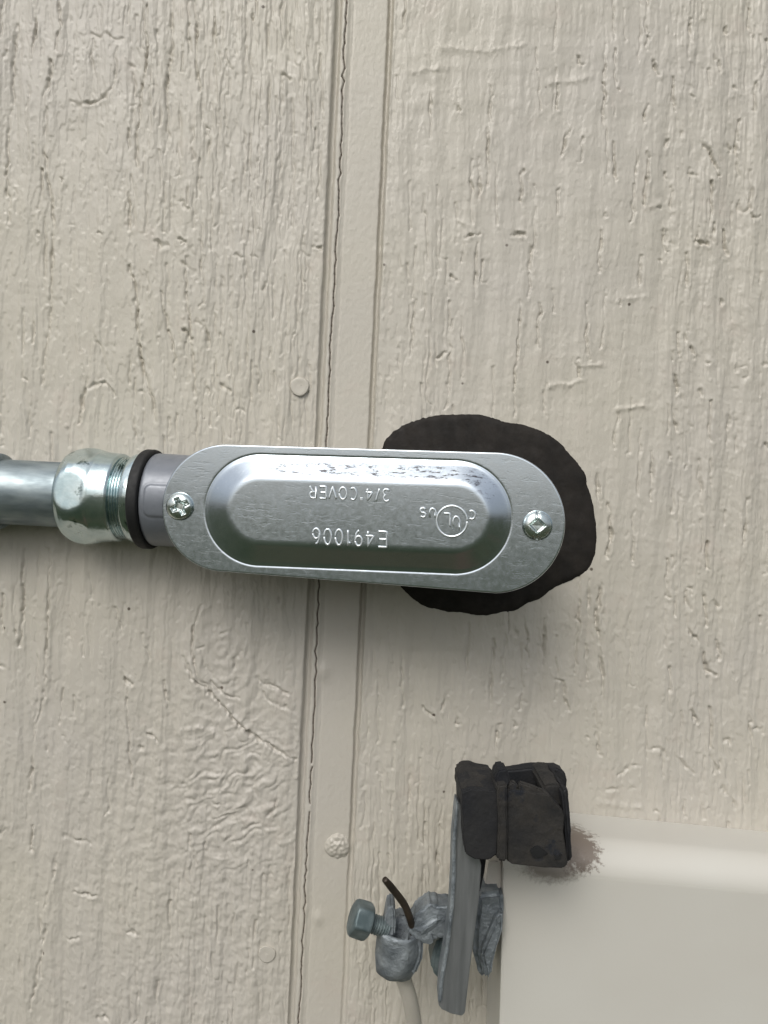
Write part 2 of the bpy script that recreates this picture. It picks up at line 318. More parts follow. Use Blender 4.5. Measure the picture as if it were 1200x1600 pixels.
    def stamp(segs, fn, pad, warp=True):
        if warp: pad += 5
        for (x0, y0), (x1, y1) in segs:
            r0, r1 = np.searchsorted(ys, (min(y0, y1) - pad, max(y0, y1) + pad))
            if r1 <= r0: continue
            xr = X[r0]; sh = abs(X[r0, 0] - X[min(r1, len(ys) - 1), 0]) + 1
            c0, c1 = np.searchsorted(xr, (min(x0, x1) - pad, max(x0, x1) + pad + sh))
            if c1 <= c0: continue
            sl = (slice(r0, r1), slice(c0, c1)); xs = (XW if warp else X)[sl]; yy = (YW if warp else Y)[sl]
            dx, dy = x1 - x0, y1 - y0; L2 = dx * dx + dy * dy + 1e-9
            tt = np.clip(((xs - x0) * dx + (yy - y0) * dy) / L2, 0, 1)
            ex, ey = xs - x0 - tt * dx, yy - y0 - tt * dy
            fn(sl, np.sqrt(ex * ex + ey * ey), ex)
    for d, wd, p in allc:
        n = len(p) - 1
        for i, sg in enumerate(zip(p, p[1:])):
            dd = d * (0.45 + 0.55 * math.sin(math.pi * (i + .5) / n)) * (0.7 + 0.6 * random.Random(i * 7 + n).random())
            def fn(sl, dist, ex, dd=dd, wd=wd):
                K[sl] = np.minimum(K[sl], -dd * MOD[sl] * np.exp(-(dist / (wd * (0.6 + .5 * MOD[sl]))) ** 2))
                R[sl] = np.maximum(R[sl], 0.24 * dd * MOD[sl] * np.exp(-((dist - 5) / 4.0) ** 2) * (ex > 0))
            stamp([sg], fn, 16)
    for d, wd, p in LEDGE:
        for sg in zip(p, p[1:]):
            def fn(sl, dist, ex, d=d, wd=wd): R[sl] = np.maximum(R[sl], .6 * d * MOD[sl] * np.exp(-(dist / wd) ** 2))
            stamp([sg], fn, 14)
    H = H + panel * (K + R)
    # the hairline split in the filler
    r = random.Random(3); pts = []; y = -200
    off = lambda y: np.interp(y, [0, 300, 620, 915, 1150, 1600], [11, 13.5, 12, 11, 12.5, 11.5])
    while y < 1800:
        pts.append((LX(y) + off(y) + r.gauss(0, 1.0), y)); y += r.uniform(6, 16)
    for i, sg in enumerate(zip(pts, pts[1:])):
        if sg[0][1] > 1050 and r.random() < .16: continue
        wv = .95 if sg[0][1] < 1200 else .8
        def fn(sl, dist, ex, wv=wv):
            H[sl] = np.minimum(H[sl], H[sl] - 0.5 * np.exp(-(dist / 1.1) ** 2))
            B[sl] = np.maximum(B[sl], np.clip(1.5 - dist / wv, 0, 1))
        stamp([sg], fn, 8, False)
    return H, B

def grid_mesh(name, X, Y, H, B, mat, parent, mask=None):
    ny, nx = X.shape; off = parent_off(parent)
    h = H / 1000.0
    dx = (X - 600) * S; dy = (Y - 800) * S
    co = np.stack([dx * CT + dy * ST - off.x, -h - off.y, ZC + dx * ST - dy * CT - off.z], -1).reshape(-1, 3).astype(np.float32)
    idx = np.arange(ny * nx, dtype=np.int32).reshape(ny, nx)
    q = np.stack([idx[:-1, :-1], idx[1:, :-1], idx[1:, 1:], idx[:-1, 1:]], -1)
    if mask is not None: q = q[mask]
    q = q.reshape(-1, 4)
    me = bpy.data.meshes.new(name)
    me.vertices.add(len(co)); me.vertices.foreach_set('co', co.ravel())
    me.loops.add(q.size); me.loops.foreach_set('vertex_index', q.ravel())
    me.polygons.add(len(q)); me.polygons.foreach_set('loop_start', np.arange(0, q.size, 4, dtype=np.int32))
    me.polygons.foreach_set('loop_total', np.full(len(q), 4, dtype=np.int32))
    me.update(calc_edges=True)
    me.polygons.foreach_set('use_smooth', np.ones(len(q), dtype=bool))
    a = me.attributes.new('bare', 'FLOAT', 'POINT'); a.data.foreach_set('value', B.ravel().astype(np.float32))
    me.materials.append(mat)
    return link(bpy.data.objects.new(name, me), parent)

wall = empty('siding_wall', P(600, 800, 0))
tag(wall, 'beige painted rough-sawn wood siding wall with a cracked vertical joint', 'wall')
DU, DV = 1.35, 1.6
us = np.concatenate([np.arange(-760, -6, DU), np.arange(-6, 88, 1.0), np.arange(88, 960, DU)])
vs_ = np.arange(-220, 1821, DV)
Ug, Yg = np.meshgrid(us, vs_)
Xg = Ug + LX(Yg)
Hg, Bg = height(Xg, Yg)
ei = np.minimum(np.minimum(Yg + 220, 1820 - Yg), np.minimum(Ug + 760, 959 - Ug))
i1 = int(np.searchsorted(us, -5)); i2 = int(np.searchsorted(us, 87))
for nm, a, b in (('siding_panel', 0, i1 + 1), ('joint_filler', i1, i2 + 1), ('siding_panel', i2, len(us))):
    grid_mesh(nm, Xg[:, a:b], Yg[:, a:b], Hg[:, a:b], Bg[:, a:b], WALL, wall)
# the wall beyond the picture, coarser
uo = np.concatenate([np.arange(-6000, -760, 40), np.arange(-760, 960, 20), np.arange(960, 6000, 40)])
vo_ = np.concatenate([np.arange(-5000, -220, 40), np.arange(-220, 1821, 20.4), np.arange(1821, 8000, 40)])
Uo, Yo = np.meshgrid(uo, vo_); Xo = Uo + LX(Yo)
Ho, Bo = height(Xo, Yo, fine=False)
inside = (Uo[:-1, :-1] > -755) & (Uo[1:, 1:] < 955) & (Yo[:-1, :-1] > -215) & (Yo[1:, 1:] < 1816)
grid_mesh('outer_siding', Xo, Yo, Ho * 0.9 - 0.6, Bo, WALL, wall, mask=~inside)

# nails, painted over
def disc_relief(name, cx, cy, r, base, fn, mat, parent, h0=0.0, n=40, rings=22):
    vs, fs = [], []
    for j in range(rings + 1):
        t = j / rings
        for i in range(n):
            a = 2 * math.pi * i / n
            rr = r * t * (1 + 0.03 * math.sin(3 * a + cx)) if j else 0
            x, y = cx + rr * math.cos(a), cy + rr * math.sin(a)
            vs.append(P(x, y, base + fn(t, a)))
    for j in range(rings):
        for i in range(n):
            k = (i + 1) % n
            fs.append((j * n + i, j * n + k, (j + 1) * n + k, (j + 1) * n + i))
    return mesh_obj(name, vs, fs, mat, parent)
def hloc(x, y):
    return float(height(np.array([[x]], float), np.array([[y]], float), False)[0][0, 0])
disc_relief('nail_head', 468, 604, 16.5, hloc(468, 604), lambda t, a: 0.75 - 0.05 * math.sin(7 * t) if t < .86 else 0.75 - 1.6 * ((t - .86) / .14) ** .8, WALL, wall)
disc_relief('nail_head', 417, 1491, 15, hloc(417, 1491), lambda t, a: 0.75 + .04 * math.sin(5 * t + a) if t < .86 else 0.75 - 1.6 * ((t - .86) / .14) ** .8, WALL, wall)
disc_relief('nail_head', 527, 1322, 20, hloc(527, 1322), lambda t, a: (1.35 * (1 - t ** 3) + 0.4 * float(pn(np.array(t * math.cos(a) * 3.4), np.array(t * math.sin(a) * 3.4), 5))) - (0.5 if t > .97 else 0), WALL, wall, n=60, rings=30)

# ------------------------------------------------------------------ ground
gm, gnt, gb = new_mat('lawn')
v = mapping(gnt, (1, 1, 1))
gc = mix(gnt, ramp(gnt, noise(gnt, v, 1.2, 6), [(0.4, 0.0), (0.65, 1.0)]), (0.035, 0.055, 0.022), (0.07, 0.085, 0.04))
gc = mix(gnt, ramp(gnt, noise(gnt, v, 0.5, 4), [(0.56, 0.0), (0.66, 1.0)]), gc, (0.11, 0.075, 0.05))
gnt.links.new(gc, gb.inputs['Base Color']); gb.inputs['Roughness'].default_value = 0.9
bump(gnt, gb, [(noise(gnt, v, 60, 5), 0.03, 1.0)])
gv = [(-200, -300, 0), (200, -300, 0), (200, 20, 0), (-200, 20, 0)]
g = mesh_obj('ground', gv, [(0, 1, 2, 3)], gm, None, False); tag(g, kind='structure')

# ------------------------------------------------------------------ sealant
SEAL = simple('black_sealant', (0.010, 0.0085, 0.007), (0.018, 0.0148, 0.0120), 200, 0, (0.65, 0.85), 0.00012, 700)
SEAL.node_tree.nodes['Principled BSDF'].inputs['Specular IOR Level'].default_value = 0.3
out = [(598, 694), (606, 680), (618, 669), (638, 658), (662, 651), (690, 647), (722, 645), (760, 648), (785, 655), (812, 661), (838, 668), (858, 678), (876, 691), (890, 708), (905, 723), (918, 742), (921, 760), (930, 782), (933, 810), (935, 838), (933, 862), (927, 882), (918, 895), (900, 905), (880, 914), (862, 924), (846, 936), (828, 944), (806, 956), (780, 961), (752, 964), (722, 960), (692, 956), (668, 953), (650, 942), (634, 930), (622, 915), (612, 890), (600, 850), (592, 800), (590, 740)]
def resample(poly, n, closed=True):
    """Catmull-Rom through the points"""
    m = len(poly); res = []
    for i in range(n):
        t = i / n * m; k = int(t); f = t - k
        p0, p1, p2, p3 = (poly[(k + j - 1) % m] for j in range(4))
        res.append(tuple(0.5 * ((2 * p1[q]) + (-p0[q] + p2[q]) * f + (2 * p0[q] - 5 * p1[q] + 4 * p2[q] - p3[q]) * f * f + (-p0[q] + 3 * p1[q] - 3 * p2[q] + p3[q]) * f ** 3) for q in range(2)))
    return res
NO = 320; RI = 46
ol = resample(out, NO); vs, fs = [], []
rj = random.Random(5)
ragged = [.8 * float(pn(np.array(i / 5.), np.array(0.5), 3)) + .35 * rj.uniform(-1, 1) for i in range(NO)]
for j in range(RI + 1):
    t = j / RI; f = 1 - (t ** 1.25)
    for i, (x, y) in enumerate(ol):
        cx, cy = 762, 805
        d = math.hypot(x - cx, y - cy); e = ragged[i] * (1 - t) ** 2
        X_, Y_ = cx + (x - cx) * (f + e / d), cy + (y - cy) * (f + e / d)
        depth = d * (1 - f)
        hh = -0.9 + 1.7 * (1 - math.exp(-depth / 3.0)) + 1.0 * (1 - math.exp(-depth / 60))
        hh += 0.13 * float(fbm(np.array(X_ / 34.), np.array(Y_ / 26.), 3, 2)) * min(1, depth / 12)
        vs.append(P(X_ if j else X_, Y_, hh))
for j in range(RI):
    for i in range(NO):
        k = (i + 1) % NO; fs.append((j * NO + i, j * NO + k, (j + 1) * NO + k, (j + 1) * NO + i))
o = mesh_obj('sealant_patch', vs, fs, SEAL)
tag(o, 'smeared blob of black sealant on the wall behind the metal cover', 'sealant')

# ------------------------------------------------------------------ lathe along the conduit axis
HA = 12.0
AX0 = P(0, 768, 9.0); AX1 = P(300, 783.5, 13.6)
AXD = (AX1 - AX0).normalized(); KA = S * (1 - HA / 1000 / D)
AXU = Vector((0, -1, 0)); AXU = (AXU - AXD * AXU.dot(AXD)).normalized(); AXV = AXD.cross(AXU)
def ax(x, r, a):
    """a = 0 faces the camera, +90 deg is one side"""
    return AX0 + AXD * ((x + 9) * KA) + (AXU * math.cos(a) + AXV * math.sin(a)) * (r * KA)
PIPE0 = ax(91, 0, 0); PIPED = (P(300, 783.5, 20) - P(0, 768, 20)).normalized()
def pipe_pt(x, r, a):
    u = Vector((0, -1, 0)); v_ = PIPED.cross(u)
    return PIPE0 + PIPED * ((x - 100) * KA) + (u * math.cos(a) + v_ * math.sin(a)) * (r * KA)
def lathe(name, prof, mat, parent, n=96, mod=None, caps=False, at=None):
    vs, fs = [], []
    for (x, r) in prof:
        for i in range(n):
            a = 2 * math.pi * i / n
            rr = mod(x, a, r) if mod else r
            vs.append((at or ax)(x, rr, a))
    for j in range(len(prof) - 1):
        for i in range(n):
            k = (i + 1) % n; fs.append((j * n + i, j * n + k, (j + 1) * n + k, (j + 1) * n + i))
    if caps:
        fs.append(tuple(range(n))); fs.append(tuple(range((len(prof) - 1) * n, len(prof) * n)))
    return mesh_obj(name, vs, fs, mat, parent)
def dense(keys, step=1.0):
    o = []
    for (x0, r0), (x1, r1) in zip(keys, keys[1:]):
        n = max(1, int(math.hypot(x1 - x0, r1 - r0) / step))
        for i in range(n): o.append((x0 + (x1 - x0) * i / n, r0 + (r1 - r0) * i / n))
    o.append(keys[-1]); return o

GALV = simple('galvanised_steel', (0.18, 0.22, 0.24), (0.31, 0.36, 0.375), 260, 0.8, (0.4, 0.58), 0.00006, 500, (0.35, 1, 1))
ZINC = simple('bright_zinc', (0.42, 0.52, 0.54), (0.60, 0.68, 0.68), 150, 1.0, (0.13, 0.28), 0.0001, 220, rust=((0.13, 0.18, 0.17), 150, 0.58))
GREY = simple('grey_cast_enamel', (0.165, 0.18, 0.205), (0.195, 0.21, 0.235), 220, 0.25, (0.32, 0.42), 0.00004, 900)
RUB = simple('black_rubber', (0.003, 0.0035, 0.004), (0.005, 0.0055, 0.006), 300, 0, (0.6, 0.75), 0.00003, 900)

con = empty('steel_conduit', AX0)
tag(con, 'galvanised grey steel conduit pipe entering from the left edge', 'pipe')
lathe('tube', [(x, 51) for x in range(-900, 121, 12)], GALV, con, 96, at=pipe_pt)
lathe('coupling', dense([(-140, 51), (-138, 60), (4, 60), (9, 58), (11, 53), (11.5, 51)], 3), GALV, con, 96, at=pipe_pt)

cn = empty('conduit_connector', ax(140, 0, 0))
tag(cn, 'shiny zinc threaded compression connector between the pipe and the grey fitting', 'connector')
def hexmod(R, soft=2.2, ph=0.0):
    def f(x, a, r):
        b = ((a + ph) % (math.pi / 3)) - math.pi / 6
        hx = R / math.cos(b)
        k = soft; m_ = -k * math.log(math.exp(-r / k) + math.exp(-hx / k))
        return m_
    return f
nut = dense([(106, 50), (106, 57), (109, 63), (114, 69), (121, 73), (129, 75.5), (140, 76), (150, 74.5), (158, 72.5)], 1.2)
nm_ = hexmod(69.3, .9, 0.62)
lathe('hex_nut', nut + dense([(160, 72), (164, 70.5), (186, 69), (191, 68.5), (194, 66), (195, 60)], 1.0),
      ZINC, cn, 180, lambda x, a, r: nm_(x, a, r) if x < 156 else (r if x > 166 else nm_(x, a, r) * (1 - (x - 156) / 10) + r * (x - 156) / 10))
TH_ = [(x / 4, 62.5 + 1.7 * math.cos(x / 4 * 2 * math.pi / 4.2)) for x in range(4 * 192, 4 * 216)]
def thm(x, a, r): return 62.5 + 1.7 * math.cos((x - a / (2 * math.pi) * 4.2) * 2 * math.pi / 4.2)
lathe('threaded_sleeve', TH_, ZINC, cn, 120, thm)
lathe('collar', dense([(211, 60), (212, 67), (215, 69.5), (221, 71.5), (226, 72), (228, 71), (228, 60)], 1), ZINC, cn, 180, hexmod(69, 1.5, 0.1))
g_ = lathe('rubber_gasket', dense([(227, 60), (227, 74), (228.5, 76.5), (231, 77.5), (241, 77.5), (243.5, 76.5), (244.5, 74), (244.5, 60)], 1), RUB, cn, 120)

# ------------------------------------------------------------------ stroke lettering
def arc(cx, cy, rx, ry, a0, a1, n=14):
    return [(cx + rx * math.cos(math.radians(a0 + (a1 - a0) * i / n)), cy + ry * math.sin(math.radians(a0 + (a1 - a0) * i / n))) for i in range(n + 1)]
GLY = {
 '3': [arc(.45, .74, .38, .26, 150, -80) + arc(.45, .25, .42, .27, 80, -150)],
 '/': [[(0.05, -.05), (.75, 1.05)]],
 '4': [[(.68, 0), (.68, 1), (.0, .32), (.95, .32)]],
 '"': [[(.15, 1.05), (.15, .78)], [(.45, 1.05), (.45, .78)]],
 'C': [arc(.5, .5, .45, .5, 50, 310)],
 'O': [arc(.5, .5, .47, .5, 0, 360, 24)],
 'V': [[(0, 1), (.5, 0), (1, 1)]],
 'E': [[(.9, 1), (.05, 1), (.05, 0), (.9, 0)], [(.05, .5), (.8, .5)]],
 'R': [[(.05, 0), (.05, 1), (.5, 1)] + arc(.55, .75, .32, .25, 90, -90) + [(.05, .5)], [(.45, .5), (.9, 0)]],
 '9': [arc(.45, .68, .4, .32, 0, 360, 20), arc(.3, .6, .55, .6, 10, -80)],
 '1': [[(.15, .78), (.5, 1), (.5, 0)]],
 '0': [arc(.45, .5, .42, .5, 0, 360, 24)],
 '6': [arc(.47, .32, .4, .32, 0, 360, 20), arc(.62, .4, .55, .6, 190, 100)],
 'U': [[(.05, 1), (.05, .4)] + arc(.45, .4, .4, .4, 180, 360) + [(.85, 1)]],
 'L': [[(.1, 1), (.1, 0), (.8, 0)]],
 'S': [arc(.45, .74, .36, .26, 30, 270) + arc(.45, .25, .38, .27, 90, -150)],
}
def tube_geo(pts, r, n=8, vs=None, fs=None, close=False):
    vs = [] if vs is None else vs; fs = [] if fs is None else fs
    pts = [Vector(p) for p in pts]; b0 = len(vs); up = Vector((0, -1, 0))
    rr = r if isinstance(r, (list, tuple)) else [r] * len(pts)
    for i, p in enumerate(pts):
        a = pts[max(0, i - 1)]; b = pts[min(len(pts) - 1, i + 1)]
        t = (b - a).normalized()
        s = t.cross(up)
        if s.length < .05: s = t.cross(Vector((0, 0, 1)))
        s.normalize(); u = s.cross(t).normalized()
        for k in range(n):
            an = 2 * math.pi * k / n
            vs.append(p + (s * math.cos(an) + u * math.sin(an)) * rr[i])
    for i in range(len(pts) - 1):
        for k in range(n):
            m = (k + 1) % n
            fs.append((b0 + i * n + k, b0 + i * n + m, b0 + (i + 1) * n + m, b0 + (i + 1) * n + k))
    fs.append(tuple(range(b0, b0 + n))); fs.append(tuple(range(b0 + (len(pts) - 1) * n, b0 + len(pts) * n)))
    return vs, fs

# ------------------------------------------------------------------ conduit body with its cover
cb = empty('conduit_fitting', P(560, 805, 4))
tag(cb, 'long oval conduit fitting with a shiny stamped aluminium cover', 'conduit fitting')
def hplate(x): return 31.0 + 9.0 * (x - 352) / 420
def capsule(cl, cr, rl, rr, n=56, ns=44):
    """outline points (px), clockwise from top-left tangent"""
    pts = []
    for i in range(ns): t = i / ns; pts.append((cl[0] + (cr[0] - cl[0]) * t, (cl[1] - rl) + ((cr[1] - rr) - (cl[1] - rl)) * t))
    for i in range(n): a = -math.pi / 2 + math.pi * i / n; pts.append((cr[0] + rr * math.cos(a), cr[1] + rr * math.sin(a)))
    for i in range(ns): t = i / ns; pts.append((cr[0] + (cl[0] - cr[0]) * t, (cr[1] + rr) + ((cl[1] + rl) - (cr[1] + rr)) * t))
    for i in range(n): a = math.pi / 2 + math.pi * i / n; pts.append((cl[0] + rl * math.cos(a), cl[1] + rl * math.sin(a)))
    return pts
PL = ((353, 794), (773, 817), 99.5, 110.0)       # plate: centres and radii
PN = ((407, 797), (711, 808), 86.0, 87.5)        # foot of the raised pan
def ring(o, dr, dh, spec, vs):
    cl, cr, rl, rr = spec
    for (x, y) in capsule(cl, cr, rl - dr, rr - dr): vs.append(P(x, y, hplate(x) + dh))
def loft(rings, n, fs, cap0=False, cap1=False):
    for j in range(rings - 1):
        for i in range(n):
            k = (i + 1) % n; fs.append((j * n + i, j * n + k, (j + 1) * n + k, (j + 1) * n + i))
    if cap0: fs.append(tuple(range(n)))
    if cap1: fs.append(tuple(range((rings - 1) * n, rings * n)))
NC = 200
m, nt_, b_ = new_mat('brushed_aluminium')
v1 = mapping(nt_, (1, 1, 1)); v2 = mapping(nt_, (0.22, 1, 1))
f = noise(nt_, v1, 28, 3)
cc = mix(nt_, ramp(nt_, f, [(0.35, 0.0), (0.65, 1.0)]), (0.53, 0.59, 0.645), (0.57, 0.63, 0.68))
cc = mix(nt_, ramp(nt_, noise(nt_, v1, 1400, 3), [(0.66, 0.0), (0.72, 0.5)]), cc, (0.72, 0.76, 0.78))
scm = ramp(nt_, noise(nt_, mapping(nt_, (0.30, 1, 1), (0, math.radians(-12), 0)), 1000, 6, .75), [(0.42, 1.0), (0.46, 0.0)])
zone = nt_.nodes.new('ShaderNodeAttribute'); zone.attribute_name = 'scuff'; zone = zone.outputs['Fac']
zm = nt_.nodes.new('ShaderNodeMath'); zm.operation = 'MULTIPLY'; nt_.links.new(scm, zm.inputs[0]); nt_.links.new(zone, zm.inputs[1])
cc = mix(nt_, zm.outputs[0], cc, (0.10, 0.095, 0.10))
nt_.links.new(cc, b_.inputs['Base Color']); b_.inputs['Metallic'].default_value = 1.0
rr_ = ramp(nt_, noise(nt_, v1, 700, 5, .7), [(0.35, 0.15), (0.7, 0.25)]); nt_.links.new(rr_, b_.inputs['Roughness'])
scr = ramp(nt_, noise(nt_, v2, 900, 4, .7), [(0.36, 0.0), (0.44, 1.0)])
bump(nt_, b_, [(scr, 0.000012, 0.4), (noise(nt_, v1, 45, 3), 0.00012, 0.5), (noise(nt_, v1, 1500, 3), 0.00001, 0.5)])
ALU = m
LET = simple('glint_aluminium', (0.74, 0.79, 0.82), (0.82, 0.86, 0.88), 500, .9, (0.32, 0.42), 0.000005, 900)  # cover metal made paler: the sky glint on the letters is put into the colour
vs, fs = [], []; nr = 0
for dr, dh in ((1.5, -1.3), (0.2, -1.2), (0, -.9), (0, -.5), (.25, -.2), (.8, -.04), (1.6, 0), (3, 0)):
    ring(None, dr, dh, PL, vs); nr += 1
for t in (0.12, .25, .4, .55, .7, .85, .95):     # plate web
    a = [Vector(p) for p in capsule(PL[0], PL[1], PL[2] - 3, PL[3] - 3)]; b = [Vector(p) for p in capsule(PN[0], PN[1], PN[2] + 4, PN[3] + 4)]
    for p, q in zip(a, b):
        r_ = p.lerp(q, t); vs.append(P(r_.x, r_.y, hplate(r_.x)))
    nr += 1
PH = 3.3
for dr in (-4, -3, -2, -1, 0, 1, 2, 3):
    ring(None, dr, -0.10 * math.exp(-((dr + .5) / 1.6) ** 2) + PH * max(0, dr + 1) * .012, PN, vs); nr += 1
PT = np.linspace(0, 1, 101); PI_ = np.cumsum((.35 + .65 * ss(0, .22, PT)) * (1 - ss(.62, 1.0, PT))); PI_ = PI_ / PI_[-1]
def panh(dr):
    t = min(1, max(0, dr / 42.0)); return PH * float(np.interp(t, PT, PI_))
h0 = PH * 4 * .012
for dr in [4 + 1.3 * i for i in range(30)] + [44, 48, 54, 60, 68, 76, 82, 85]:
    ring(None, dr, max(h0, panh(dr)), PN, vs); nr += 1
loft(nr, NC, fs, False, True)
cover = mesh_obj('cover', vs, fs, ALU, cb)
sca = cover.data.attributes.new('scuff', 'FLOAT', 'POINT')
first = nr - 38                                     # rings of the raised pan
for j in range(first, nr):
    dr = 4 + 1.3 * (j - first)
    wj = math.exp(-((dr - 20) / 13) ** 4) if j < first + 30 else 0
    for i in range(0, 66):
        sca.data[j * NC + i].value = wj * (1 if i > 6 else i / 6) * (1 if i < 56 else (66 - i) / 10)
# lettering, standing upside down as in the photograph
hp = lambda x: hplate(x) + PH
vs, fs = [], []
def put_text(txt, xs, y0, hgt, cw, r=0.00029, slope=0.045, vs=vs, fs=fs, widths=None):
    x = xs
    for i, ch in enumerate(txt):
        wd = cw * (widths or {}).get(ch, 1)
        for stroke in GLY[ch.upper()]:
            pts = []
            stroke = [q for a_, b_2 in zip(stroke, stroke[1:]) for q in (a_, ((a_[0] * .85 + b_2[0] * .15), (a_[1] * .85 + b_2[1] * .15)), ((a_[0] * .15 + b_2[0] * .85), (a_[1] * .15 + b_2[1] * .85)))] + [stroke[-1]] if len(stroke) < 6 else stroke
            for (u, v_) in stroke:
                px = x - u * wd * .74; py = y0 + v_ * hgt + slope * (px - xs); pts.append(P(px, py, hp(px) + 0.03))
            tube_geo(pts, r, 8, vs, fs)
        x -= wd
put_text('3/4"COVER', 609, 765, 18.5, 15.6, widths={'"': .6, '/': .75, '1': .8, 'O': 1.05, 'V': 1.0, '4': .95})
put_text('E491006', 605, 831, 24, 17.6, widths={'1': .75, 'E': 1.2})
put_text('C', 743, 798.5, 13, 16); put_text('US', 681, 795, 14, 15)
put_text('U', 719, 808, 21, 17.5, slope=0.1); put_text('L', 704, 802.5, 21, 17.5, slope=0.05)
tube_geo([P(706 + 24 * math.cos(a), 814.5 + 24 * math.sin(a), hp(706 + 24 * math.cos(a)) + .06) for a in [2 * math.pi * i / 60 for i in range(61)]], .0003, 8, vs, fs)
lt = mesh_obj('stamped_lettering', vs, fs, LET, cover)

# body tub and the dark seam under the cover
def tub(name, spec, shrink, ha, hb, mat, lip=0):
    vs, fs = [], []; n_ = 10
    for j in range(n_ + 1):
        t = j / n_
        for (x, y) in capsule(spec[0], spec[1], spec[2] - shrink, spec[3] - shrink):
            v_ = P(x, y, hplate(x))              # footprint taken at cover height, run straight back to the wall
            top = hplate(x) + ha; h = top + (hb - top) * t
            k = 1 - 0.16 * t ** 2
            c0 = P(560, 805, hplate(560)); dx = v_ - c0
            vs.append(Vector((c0.x + dx.x, -h / 1000, c0.z + dx.z * k)))
    loft(n_ + 1, NC, fs, True, True)
    return mesh_obj(name, vs, fs, mat, cb)
tub('body', PL, 7, -2.7, 2.5, GREY)
vs, fs = [], []
for dr, dh in ((7, -1.3), (2.5, -1.35), (1.8, -1.9), (2.5, -2.6), (8, -2.7)): ring(None, dr, dh, PL, vs)
loft(5, NC, fs, True, True); mesh_obj('cover_gasket', vs, fs, RUB, cb)
# threaded neck with its wrench flat
def neckmod(x, a, r):
    aa = (a + math.pi) % (2 * math.pi) - math.pi
    y = -aa * 72  # px across
    qx = abs(x - 285) - 32; qy = abs(y + 2) - 25
    q = math.hypot(max(qx + 10, 0), max(qy + 10, 0)) - 10
    e = 1 / (1 + math.exp(q * 1.3))
    return r - 1.0 * math.exp(-(q / 2.0) ** 2) + e * 1.3
lathe('neck', dense([(243, 60), (245, 70), (247, 71.5), (250, 72), (318, 71)], 1), GREY, cb, 240, neckmod)

# cover screws
SCREW = simple('screw_zinc', (0.58, 0.66, 0.65), (0.68, 0.73, 0.71), 500, 1.0, (0.16, 0.3), 0.00002, 700)
def screw(cx, cy, r, rot, kind):
    h0 = hplate(cx); n = 72; vs, fs = [], []
    for j in range(n + 1):
        for i in range(n + 1):
            u, v_ = 2 * i / n - 1, 2 * j / n - 1
            # square -> disc
            du, dv = u * math.sqrt(1 - v_ * v_ / 2), v_ * math.sqrt(1 - u * u / 2)
            q = math.hypot(du, dv)
            z = 2.35 * math.sqrt(max(0, 1 - (q * .97) ** 3.0)) - .2
            a, b = du * math.cos(rot) + dv * math.sin(rot), -du * math.sin(rot) + dv * math.cos(rot)
            def sm(x, k=.05): return 1 / (1 + math.exp(min(40, max(-40, x / k * 2))))
            if kind == 'cross':
                arm = max(sm(max(abs(a) - .15, abs(b) - .62)), sm(max(abs(b) - .15, abs(a) - .62)))
                ctr = sm(abs(a) + abs(b) - .42)
                z -= max(arm * 1.2 * max(0, 1 - q * .75), ctr * 1.5)
            else:
                sq = sm(abs(a + 0) + abs(b) - .50, .04)
                sl = sm(max(abs(a) - .11, abs(b) - .92), .04)
                z -= max(sq * (1.5 - .2 * (abs(a) + abs(b))), sl * .55)
            vs.append(P(cx + du * r, cy + dv * r, h0 + z))
    for j in range(n):
        for i in range(n):
            k = j * (n + 1) + i; fs.append((k, k + 1, k + n + 2, k + n + 1))
    return mesh_obj('cover_screw', vs, fs, SCREW, cb)
screw(281, 791, 22, math.radians(-25), 'cross')
screw(840, 821, 23.5, math.radians(3), 'square')

# ------------------------------------------------------------------ enclosure at lower right
m, nt_, b_ = new_mat('enclosure_paint')
v1 = mapping(nt_, (1, 1, 1))
cc = mix(nt_, ramp(nt_, noise(nt_, v1, 14, 4), [(0.35, 0.0), (0.7, 1.0)]), (0.53, 0.52, 0.475), (0.51, 0.49, 0.44))
# soot-brown scorch round the black block, an own-shaped stain
tc = nt_.nodes.new('ShaderNodeTexCoord')
def stain(center, rad, soft, sc=70, amp=.35):
    vm = nt_.nodes.new('ShaderNodeVectorMath'); vm.operation = 'SUBTRACT'; vm.inputs[1].default_value = center
    nt_.links.new(tc.outputs['Object'], vm.inputs[0])
    mp = nt_.nodes.new('ShaderNodeVectorMath'); mp.operation = 'MULTIPLY'; mp.inputs[1].default_value = (1 / rad[0], 1 / rad[1], 1 / rad[2]); nt_.links.new(vm.outputs[0], mp.inputs[0])
    ln = nt_.nodes.new('ShaderNodeVectorMath'); ln.operation = 'LENGTH'; nt_.links.new(mp.outputs[0], ln.inputs[0])
    nz = noise(nt_, v1, sc * 6, 6, .7)
    a = nt_.nodes.new('ShaderNodeMath'); a.operation = 'MULTIPLY_ADD'; nt_.links.new(nz, a.inputs[0]); a.inputs[1].default_value = amp * 2; nt_.links.new(ln.outputs['Value'], a.inputs[2])
    return ramp(nt_, a.outputs[0], [(soft[0], soft[2]), (soft[1], 0.0)])
BOX0 = P(768, 1257, 0)
HB = 25.0
tdir = (P(1200, 1299, 0) - BOX0).normalized()
ldir = (P(780, 1600, HB) - P(787, 1320, HB)).normalized()
def boxp(a, d, y): # along top, down, out
    return BOX0 + tdir * a + ldir * d + Vector((0, -y, 0))
STC = P(903, 1326, 22) - BOX0
cc = mix(nt_, stain(tuple(STC), (0.0145, 0.03, 0.0125), (0.85, 1.85, 0.85), 120, .52), cc, (0.13, 0.095, 0.07))
cc = mix(nt_, stain(tuple(STC + Vector((-.0075, 0, -0.004))), (0.017, 0.03, 0.0085), (0.7, 1.6, 0.75), 120, .35), cc, (0.10, 0.078, 0.06))
